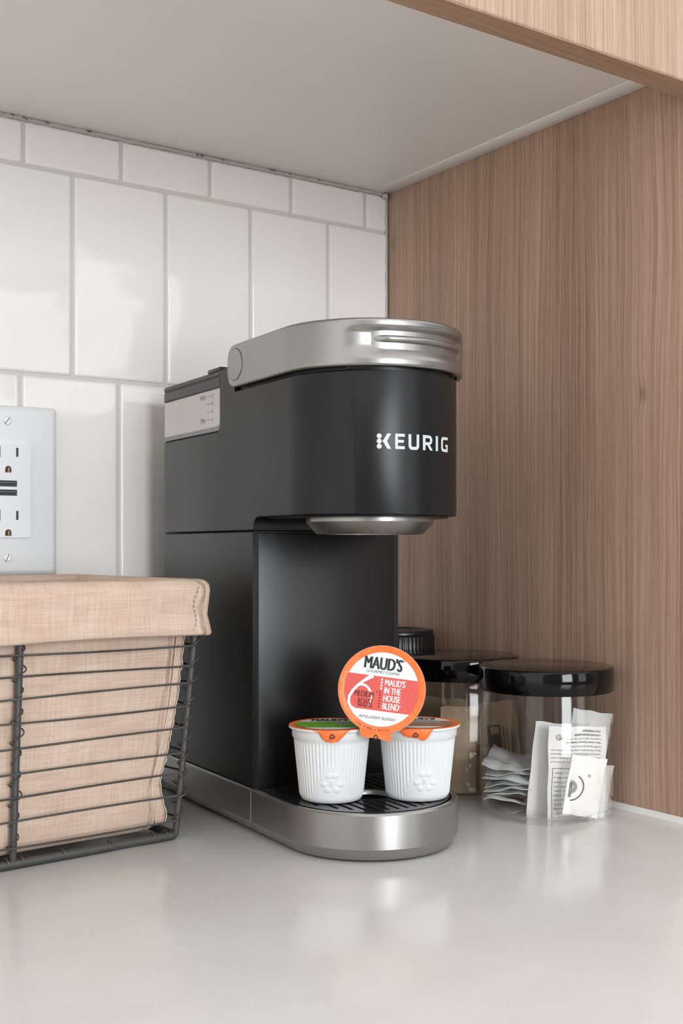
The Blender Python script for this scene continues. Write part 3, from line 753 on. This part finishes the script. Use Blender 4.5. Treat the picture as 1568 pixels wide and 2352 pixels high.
# ------------------------------------------------------------------ jars
def jar(center, r, lid_r, h, lid_z, label, name='storage_jar', ribbed=False):
    root = empty(name, (center[0], center[1], 0), 0, label, 'jar', None)
    t = .0016
    body = [(r-.010, .0016), (r-.0045, .0002), (r-.0015, .0016), (r, .0045), (r, lid_z-.003), (r-.0012, lid_z+.001), (r-.0012, lid_z+.008),
            (r-.0012-t, lid_z+.008), (r-.0012-t, lid_z+.001), (r-t, lid_z-.004), (r-t, .0060), (r-.004, .0040), (r-.010, .0036)]
    mk('jar_body', *loft(lathe(body, 96)), M['clear'], root, 50)
    if not ribbed:
        lp = [(lid_r-.003, lid_z+.0005), (lid_r-.0006, lid_z), (lid_r, lid_z+.0006), (lid_r, h-.0012), (lid_r-.0005, h-.0003), (lid_r-.0016, h), (.0005, h)]
        mk('lid', *loft(lathe(lp, 96)), M['lid_black'], root, 50)
    else:
        n = 240; rings = []
        for q, z, a in ((lid_r-.003, lid_z+.0005, 0), (lid_r-.0004, lid_z, 0), (lid_r, lid_z+.001, 1), (lid_r, h-.0050, 1), (lid_r-.0006, h-.0042, 0), (lid_r-.0002, h-.0036, 0), (lid_r-.0004, h-.0008, 0), (lid_r-.0012, h, 0), (lid_r-.0028, h-.0001, 0), (lid_r-.0036, h-.0012, 0), (.0005, h-.0012, 0)):
            rings.append([((q+a*.00035*cos(2*pi*i/4))*cos(2*pi*i/n), (q+a*.00035*cos(2*pi*i/4))*sin(2*pi*i/n), z) for i in range(n)])
        mk('lid', *loft(rings), P('ribbed_lid_black', (.008, .008, .0095), .3), root, 50)
    return root
J1 = (-.0508, -.2522); J2 = (-.0500, -.1560); J3 = (-.0363, -.0569)
jar(J1, .0456, .0464, .1018, .0852, 'clear jar with glossy black lid holding white creamer packets')
jar(J2, .0456, .0464, .1018, .0852, 'clear jar with glossy black lid holding brown kraft packets')
jar(J3, .0315, .0335, .1147, .0890, 'slimmer clear jar with ribbed black lid in the corner', 'spice_jar', True)

# ------------------------------------------------------------------ packets in the jars
class Packet:
    def __init__(self, name, o, xd, yd, wd, h, th, mat, label, cat, group, seed, curl=0.0, fold=0.0, wob=.0006):
        self.wd, self.h, self.th, self.curl, self.fold, self.wob = wd, h, th, curl, fold, wob
        rnd = random.Random(seed); self.ph = [rnd.uniform(0, 6.28) for _ in range(8)]
        X = Vector(xd).normalized(); Z = X.cross(Vector(yd)).normalized(); Y = Z.cross(X)
        self.M = Matrix((X, Y, Z)).transposed()
        nx, ny = 14, 20; vs = []
        for side in (1, -1):
            for j in range(ny+1):
                for i in range(nx+1):
                    u, v = i/nx*2-1, j/ny*2-1
                    vs.append(self.at(u, v, side))
        fs = []; n = nx+1; m = n*(ny+1)
        for s in (0, 1):
            for j in range(ny):
                for i in range(nx):
                    a = s*m+j*n+i; q = (a, a+1, a+n+1, a+n)
                    fs.append(q if s == 0 else q[::-1])
        edge = [i for i in range(n)]+[j*n+nx for j in range(1, ny+1)]+[ny*n+i for i in range(nx-1, -1, -1)]+[j*n for j in range(ny-1, 0, -1)]
        for a, b_ in zip(edge, edge[1:]+edge[:1]): fs.append((b_, a, a+m, b_+m))
        self.o = mk(name, vs, fs, M[mat], None, 50)
        self.o.location = o; self.o.rotation_euler = self.M.to_euler()
        tag(self.o, label, cat, group)
    def at(self, u, v, side=1, eps=0.0):
        p = self.ph
        body = max(0, (1-abs(u)**3))*max(0, (1-abs(v)**4))
        z = side*(self.th/2*body+.00018+eps)
        z += self.wob*(sin(3.1*u+p[0])*cos(2.3*v+p[1])+.6*sin(5.7*v+p[2]+1.3*u)+.5*sin(6.1*u+p[3]-2*v))
        z += self.curl*(u*u-.3)+self.fold*u*v
        ex = 1+.012*sin(7*v+p[4]); ey = 1+.010*sin(6*u+p[5])
        return Vector((u*self.wd/2*ex, v*self.h/2*ey, z))
    def print(self, geo, mat, name='print', sub=True):
        """lay flat artwork (metres, centred) on the front face"""
        bm = bmesh.new(); bv = [bm.verts.new(v) for v in geo[0]]
        for f in geo[1]:
            try: bm.faces.new([bv[i] for i in f])
            except ValueError: pass
        for _ in range(4):
            bmesh.ops.triangulate(bm, faces=bm.faces)
            long_ = [e for e in bm.edges if e.calc_length() > .0020]
            if not long_: break
            bmesh.ops.subdivide_edges(bm, edges=long_, cuts=1)
        bm.verts.index_update()
        vs = [self.at(v.co.x/(self.wd/2), v.co.y/(self.h/2), 1, .00022) for v in bm.verts]; fs = [tuple(v.index for v in f.verts) for f in bm.faces]; bm.free()
        return mk(name, vs, fs, M[mat], self.o, fix=False)

def facing(yaw=0, roll=0, tilt=0, base=44.3):
    """axes of a sheet that faces the camera: yaw turns it about the vertical, roll in its own plane"""
    a = radians(base+yaw); xd = Vector((cos(a), -sin(a), 0)); nrm = Vector((-sin(a), -cos(a), 0)); yd = UP.copy()
    q = Matrix.Rotation(radians(tilt), 3, xd); nrm = q @ nrm; yd = q @ yd
    k = Matrix.Rotation(radians(roll), 3, nrm)
    return k @ xd, k @ yd

g_cr = 'creamer packets in the jar'
# big white creamer packet with upside-down small print
def flip(geos): return mapped(join(geos), lambda v: Vector((-v.x, -v.y, 0)))
xd, yd = facing(-16, -1)
A = Packet('creamer_packet', px(1324, .7880, 1777), xd, yd, .0400, .0640, .0022, 'paper', 'white creamer packet printed upside down with ingredients at front of jar', 'packet', g_cr, 3, wob=.0003)
lines = [('FOOD INGREDIENTS', .0130, 1), ('CONTAINS BIOENGINEERED', .0185, 1), ('Packaged by: Sugar Foods Corp, NY, N.Y. 10022', .0290, 0), ('*Not a source of lactose. Contains milk.', .0245, 1), ('DATEM, Natural and Artificial Flavors.', .0225, 0),
         ('Silicon Dioxide (Anti-caking Agent), Artificial Color,', .0345, 0), ('Caseinate (A Milk Derivative)*, Mono- and Diglycerides,', .0345, 0), ('and/or Coconut Oil), Dipotassium Phosphate, Sodium', .0345, 0), ('INGREDIENTS: Corn Syrup Solids, Palm Oil (Palm Kernel', .0345, 0)]
y = -.0290; gs = []
for s, wd, bd in lines:
    gs.append(text_geo(s, .00135, wd, .02 if bd else .0, -.0160, y, 'L')); y += .0026
A.print(flip(gs), 'mid_ink')
gs = []; y = .0265
for s, wd in (('SERVING SIZE 1', .0180), ('Amount/serving', .0170), ('% Daily Value (DV).', .0205), ('not a significant source', .0255), ('of sat. fat, total', .0180), ('vit. D, calcium, iron,', .0225), ('The % DV tells you', .0205), ('in a serving of food', .0205), ('2,000 calories a', .0175), ('nutrition advice.', .0165)):
    gs.append(text_geo(s, .0017, wd, .0, .0160, y, 'L')); gs[-1] = ([v-Vector((wd, 0, 0)) for v in gs[-1][0]], gs[-1][1]); y -= .0030
A.print(flip(gs), 'mid_ink')
bx0, bx1, by0, by1 = -.012, .0172, -.0038, .0292
A.print(flip([stroke([(bx1, by0+(by1-by0)*i/12) for i in range(13)], .0003), stroke([(bx0+(bx1-bx0)*i/12, by0) for i in range(13)], .0003), stroke([(bx0+(bx1-bx0)*i/12, by1) for i in range(13)], .0003), stroke([(bx0, by0+(by1-by0)*i/12) for i in range(13)], .0003)]), 'ink')
def seal(pk, x, y, r=.0019):
    pk.print(fill_geo([circle(x, y, r, 24), circle(x, y, r*.82, 24)]), 'mid_ink'); pk.print(flip([text_geo('U', r*1.0, r*.8, 0, -x, -y)]), 'mid_ink')
seal(A, -.0130, .0245)
# second creamer packet leaning behind it
xd, yd = facing(-8, -6)
B = Packet('creamer_packet', px(1276, .7985, 1772), xd, yd, .0345, .0660, .0018, 'paper', 'white creamer packet leaning left behind the ingredients packet', 'packet', g_cr, 5, wob=.0004)
seal(B, .0060, .0265)
B.print(stroke([(-.0030+i*.0001, -.0050-i*.0018) for i in range(9)]+[(.004, -.021), (.008, -.021)], .0003), 'ink')
# cream sugar packets with round logo
g_su = 'cream sugar packets in the jar'
xd, yd = facing(-22, -10, 2)
Cp = Packet('sugar_packet', px(1342, .7775, 1806), xd, yd, .0250, .0400, .0022, 'cream', 'cream sugar packet with half of a round grey emblem', 'packet', g_su, 8, wob=.0004)
def arc_s(cx, cy, r, a0, a1, wd, n=20): return stroke([(cx+r*cos(radians(a0+(a1-a0)*i/n)), cy+r*sin(radians(a0+(a1-a0)*i/n))) for i in range(n+1)], wd)
ex, ey = -.0104, -.0015
Cp.print(arc_s(ex, ey, .0090, -82, 62, .0009), 'mid_ink')
Cp.print(fill_geo([[(ex, ey-.0046)]+[(ex+.0046*cos(radians(t)), ey+.0046*sin(radians(t))) for t in range(-80, 91, 10)]+[(ex, ey+.0046)], circle(ex+.0012, ey+.0004, .0011, 12)]), 'grey_ink')
Cp.print(fill_geo([slot(ex+.0004, ey-.0020, .0009, .0050)]), 'mid_ink')
Cp.print(fill_geo([circle(.0015, .0075, .0011, 16), circle(.0015, .0075, .0009, 16)]), 'mid_ink'); Cp.print(text_geo('R', .0011, .0008, 0, .0015, .0075), 'mid_ink')
xd, yd = facing(-48, -12, 2)
D = Packet('sugar_packet', px(1378, .8080, 1812), xd, yd, .0210, .0340, .0016, 'cream', 'cream sugar packet with a thin dark arc by the jar wall', 'packet', g_su, 9, wob=.0004)
D.print(arc_s(-.0140, -.0040, .0090, -50, 30, .0007), 'mid_ink'); D.print(fill_geo([circle(-.0040, .0055, .0011, 16), circle(-.0040, .0055, .0009, 16)]), 'mid_ink')
# grey packet leaning at the back right
xd, yd = facing(-28, -11, 0)
E_ = Packet('creamer_packet', px(1343, .8060, 1742), xd, yd, .0310, .0660, .0016, 'paper_grey', 'greyish packet leaning at the back of the white packets', 'packet', g_cr, 12)
# stack of packets lying flat
g_st = 'packets stacked flat in the jar'
rnd = random.Random(21)
zs = [.0070, .0125, .0160, .0195, .0230, .0268, .0330]
lab = ['cream packet with a red mark lying flat at the bottom of the jar'] + ['grey packet %s of the flat stack in the jar' % q for q in ('second from the bottom', 'third from the bottom', 'fourth from the bottom', 'third from the top', 'second from the top')] + ['grey packet with script print on top of the jar stack']
for k, z in enumerate(zs):
    c = px(1175+rnd.uniform(-4, 4)-(6 if k == 0 else 0), .826+rnd.uniform(-.003, .003), 1256); c.z = z
    a = radians(44.3+rnd.uniform(-10, 10)); xd = Vector((cos(a), -sin(a), .0)); yd = Vector((sin(a), cos(a), rnd.uniform(-.04, .04)))
    if k == len(zs)-1: xd.z = -.16; yd.z = .10
    pk = Packet('sweetener_packet', c, xd, yd, (.0335 if k else .032), .0460 if k else .036, .0022, 'paper_grey' if k else 'cream', lab[k], 'packet', g_st, 30+k, curl=rnd.uniform(-.0022, .0022), fold=rnd.uniform(-.0022, .0022), wob=.0009)
    if k == 0: pk.print(fill_geo([slot(.006, -.010, .006, .003)]), 'maroon')
    if k == len(zs)-1: pk.print(join([arc_s(.002, -.004, .010, 200+8*q, 240+8*q, .0004, 6) for q in range(6)]), 'ink_faint')
# kraft packets in the second jar
g_k = 'kraft packets in the jar'
def kraft(xp, dep, yp, yaw, roll, wd, h, seed, label, dark):
    xd, yd = facing(yaw, roll, 0, 40.0)
    p = Packet('kraft_packet', px(xp, dep, yp), xd, yd, wd, h, .0022, 'kraft', label, 'packet', g_k, seed, wob=.0006)
    if dark == 1:
        p.print(fill_geo([slot(-.004, .004, .0050, .0105), slot(-.0035, .0105, .0032, .0028)]), 'kraft_ink')
        p.print(join([stroke([(.0035+.0030*q, -.010+.002*i) for i in range(12-q)], .0008) for q in range(3)]), 'kraft_ink')
        p.print(join([stroke([(-.009+.0024*q, -.026+.0022*i) for i in range(5)], .0005) for q in range(8)]), 'kraft_ink')
    elif dark == 2:
        p.print(join([fill_geo([slot(-.0075, .014-.0062*q, .0022, .0018)]) for q in range(7)]), 'kraft_ink')
    elif dark == 3:
        p.print(join([stroke([(-.011+.0028*q, .004+.0012*i) for i in range(6)], .0008) for q in range(4)]+[stroke([(.002, .010), (.002, .002)], .0006), stroke([(.002, .010), (.010, .012)], .0006)]), 'kraft_ink')
kraft(1052, .8600, 1722, -4, 0, .0260, .0640, 41, 'upright kraft packet with a column of dark print', 2)
kraft(1010, .8980, 1706, 8, -3, .0400, .0700, 42, 'kraft packet with dark strokes behind the coffee pods', 3)
kraft(1148, .8960, 1706, -12, 7, .0300, .0640, 43, 'kraft packet with dark label block seen through two jars', 1)
kraft(1082, .8720, 1740, -30, 4, .0220, .0560, 44, 'narrow kraft packet edge-on near the jar wall', 0)
kraft(1038, .8790, 1750, 20, 3, .0360, .0560, 45, 'plain kraft packet low in the jar behind the coffee pods', 0)

# ------------------------------------------------------------------ wire basket with linen liner
BA = radians(5.23); bd_ = Vector((cos(BA), sin(BA), 0)); bn = Vector((-sin(BA), cos(BA), 0))
B1 = Vector((-.2992, -.1779, 0)); LX, LY = .1075, .0715
bo = B1-bd_*LX+bn*LY
bk = empty('wire_basket', bo, BA, 'dark wire basket with folded beige linen liner beside the coffee maker', 'basket')
def hx(z): return LX+.062*z
def hy(z): return LY+.080*z
RP, RW = .0021, .00068
def rloop(ax_, ay_, r, z, nc=5, ns=14):
    out = []
    cs = [(ax_-r, -ay_+r, -90), (ax_-r, ay_-r, 0), (-ax_+r, ay_-r, 90), (-ax_+r, -ay_+r, 180)]
    for q, (cx_, cy_, a0) in enumerate(cs):
        for k in range(nc+1):
            t = radians(a0+90*k/nc); out.append((cx_+r*cos(t), cy_+r*sin(t)))
        nx_ = cs[(q+1) % 4]; t = radians(a0+90); p0 = Vector((cx_+r*cos(t), cy_+r*sin(t))); p1 = Vector((nx_[0]+r*cos(t), nx_[1]+r*sin(t)))
        for k in range(1, ns): 
            v = p0.lerp(p1, k/ns); out.append((v.x, v.y))
    return [Vector((p[0], p[1], z)) for p in out]
mk('base_frame', *tube_geo(rloop(hx(0)+.0002, hy(0)+.0002, .0030, .0030), .0026, 10, True), M['iron'], bk, 60)
mk('rim_frame', *tube_geo(rloop(hx(.158), hy(.158), .005, .158), .0022, 8, True), M['iron'], bk, 60)
wz = [.1230, .1100, .0983, .0853, .0700, .0558, .0420, .0288, .0137]
for k, z in enumerate(wz):
    lp = rloop(hx(z)+RP+RW, hy(z)+RP+RW, .0050, z)
    rw = random.Random(50+k); ph = rw.uniform(0, 6)
    lp = [Vector((p.x, p.y, p.z+.0007*sin(23*p.x+ph)+.0006*sin(31*p.y+ph*2))) for p in lp]
    mk('wire', *tube_geo(lp, RW, 6, True), M['iron'], bk, 60)
def post_pts(sx, sy, z0=.003, z1=.158, n=6):
    return [Vector((sx*hx(z), sy*hy(z), z)) for z in lin(z0, z1, n)]
def helix(sx, sy, seed, rad=.0035, turns=10):
    rh = random.Random(seed); out = []
    for i in range(turns*14+1):
        t = i/14; z = .010+(.120)*t/turns; r = rad*(1+.25*sin(t*2.1+seed))
        out.append(Vector((sx*hx(z)+r*cos(2*pi*t+1.2), sy*hy(z)+r*sin(2*pi*t+1.2), z)))
    return out
for sx, sy in ((1, -1), (1, 1), (-1, 1), (-1, -1), (0, -1), (0, 1)):
    p = mk('post', *tube_geo(post_pts(sx, sy), RP, 10), M['iron'], bk, 60)
    mk('binding_wire', *tube_geo(helix(sx, sy, 3+sx*2+sy, .0040 if sx else .0031), .00045, 5), M['iron'], p, 60)
bx_ = [.0995, .0905, .062, .030, .0045, -.0045, -.03, -.06, -.09]
for x in bx_:
    mk('binding_wire', *tube_geo([Vector((x+.0022*k/12, -hy(0)+.0005+.0031*cos(2*pi*k/12), .0038+.0031*sin(2*pi*k/12))) for k in range(13)], .00045, 5), M['iron'], bk, 60)

def cloth(name, levels, parent, seed, amp, pull=None, cap=False, nc=8, ns=46):
    rings, uvs, uref = [], [], []; vacc = 0; prevz = None; rr_ = random.Random(seed); ph = [rr_.uniform(0, 6) for _ in range(6)]
    for (z, off, rc) in levels:
        lp = rloop(hx(z)+off, hy(z)+off, rc, z, nc, ns); ring = []
        for p in lp:
            f = amp*(sin(41*p.x+ph[0]+30*z)+.7*sin(73*p.x+ph[1]-55*z)+.6*sin(60*p.y+ph[2]+40*z)+.4*sin(150*p.x+ph[4]+120*z))
            n = Vector((p.x/hx(z), p.y/hy(z), 0)); n = Vector((n.x if abs(n.x) > abs(n.y) else 0, n.y if abs(n.y) >= abs(n.x) else 0, 0))
            q = Vector((p.x, p.y, p.z))+n*f
            if pull: q = pull(q)
            ring.append(q)
        if prevz is not None: vacc += (ring[60 % len(ring)]-prevz).length
        prevz = ring[60 % len(ring)]
        u = 0; rings.append(ring)
        if not uref:
            for i, p in enumerate(lp):
                if i: u += (Vector(lp[i])-Vector(lp[i-1])).length
                uref.append(u)
        uvs += [(uu, vacc) for uu in uref]
    # open the loop at its start so the weave coordinates stay continuous
    n = len(rings[0]); R2, U2 = [], []
    for k, r in enumerate(rings):
        R2.append(r+[r[0]]); row = uvs[k*n:(k+1)*n]; U2 += row+[(row[-1][0]+.0005, row[-1][1])]
    vs, fs = loft(R2, False, cap, closed=False)
    o = mk(name, vs, fs, M['linen'], parent, 70, U2)
    return o
def pull_corner(q):
    # the bag hangs short of the front right post near its foot
    z = q.z; g_ = .0105*exp(-((z-.034)/.016)**2)+.004*exp(-((z-.060)/.02)**2)+.003*exp(-((z-.014)/.008)**2)
    wgt = exp(-max(0, (LX-q.x))/.020)*exp(-max(0, q.y+LY)/.04)
    return Vector((q.x-g_*wgt, q.y+.0015*wgt, q.z))
bag_lv = [(.1600, -.0045, .008), (.1500, -.0048, .008), (.130, -.0048, .007), (.110, -.0045, .007), (.095, -.0045, .007), (.080, -.0046, .008), (.066, -.0046, .007), (.054, -.0046, .007), (.044, -.0046, .007), (.036, -.0048, .007), (.028, -.0048, .007), (.021, -.0050, .007), (.014, -.0052, .007), (.0100, -.0060, .008), (.0072, -.0090, .008), (.0062, -.0140, .008)]
bag_lv += [(.0060, -.03, .009), (.0060, -.055, .006)]
bag = cloth('liner_bag', bag_lv, bk, 61, .00055, pull_corner, True)
cuff_lv = [(.1285, .0072, .0060), (.1300, .0080, .0060), (.1360, .0072, .0055), (.1420, .0062, .0055), (.1500, .0064, .0055), (.1570, .0062, .0055), (.1606, .0052, .006), (.1628, .0030, .006), (.1636, .0004, .006), (.1630, -.0022, .006), (.1606, -.0040, .007), (.1560, -.0046, .007)]
def cuff_wave(q):
    e = max(0, 1-(q.z-.1285)/.012)
    d = .0016*e*sin(19*q.x+.6)
    cor = exp(-max(0, (LX+.008-q.x))/.006)*exp(-max(0, q.y+LY+.010)/.006)
    return Vector((q.x+cor*.0018*(abs(q.z-.146)/.017)**2, q.y, q.z+d*(1 if q.z < .145 else .3)))
cuff = cloth('liner_cuff', cuff_lv, bk, 67, .00045, cuff_wave, False)
for o in (bag, cuff):
    md = o.modifiers.new('thickness', 'SOLIDIFY'); md.thickness = .0007; md.offset = 0
# seam allowance at the front right edge of the bag
rs_ = random.Random(5); flv = lin(.132, .010, 60); v_, f_, u_ = [], [], []
for k, z in enumerate(flv):
    p = pull_corner(Vector((hx(z)-.0100, -hy(z)+.0044, z))); wd = .0060+.0003*rs_.uniform(-1, 1)+.0022*exp(-((z-.018)/.009)**2)
    v_ += [p, p+Vector((wd*.5, -.0006, 0)), p+Vector((wd, -.0002+.0003*rs_.uniform(-1, 1), 0))]; u_ += [(p.x, z), (p.x+wd/2, z), (p.x+wd, z)]
for k in range(len(flv)-1):
    a = 3*k; f_ += [(a, a+1, a+4, a+3), (a+1, a+2, a+5, a+4)]
fl = mk('seam_allowance', v_, f_, M['linen'], bag, 70, u_); md = fl.modifiers.new('thickness', 'SOLIDIFY'); md.thickness = .0007
mk('overlock_thread', *tube_geo([v_[3*k]+Vector((.0003*rs_.uniform(-1, 1), -.0009, 0)) for k in range(len(flv))], .00032, 5), M['thread'], bag)
mk('overlock_thread', *tube_geo([v_[3*k+2]+Vector((-.0006+.0007*rs_.uniform(-1, 1), -.0008, 0)) for k in range(len(flv))], .00028, 5), M['thread'], bag)
st = []
for k in range(11):
    z0 = .1318+.0029*k; xx = hx(z0)-.0062+.0012*sin(k*.8)
    a = Vector((xx, -hy(z0)-.0078, z0)); st.append(tube_geo([a, a+Vector((.0005*sin(k), -.0001, .0020))], .00030, 5))
for k, s_ in enumerate(st): mk('stitch', *s_, M['thread_dark'], cuff)
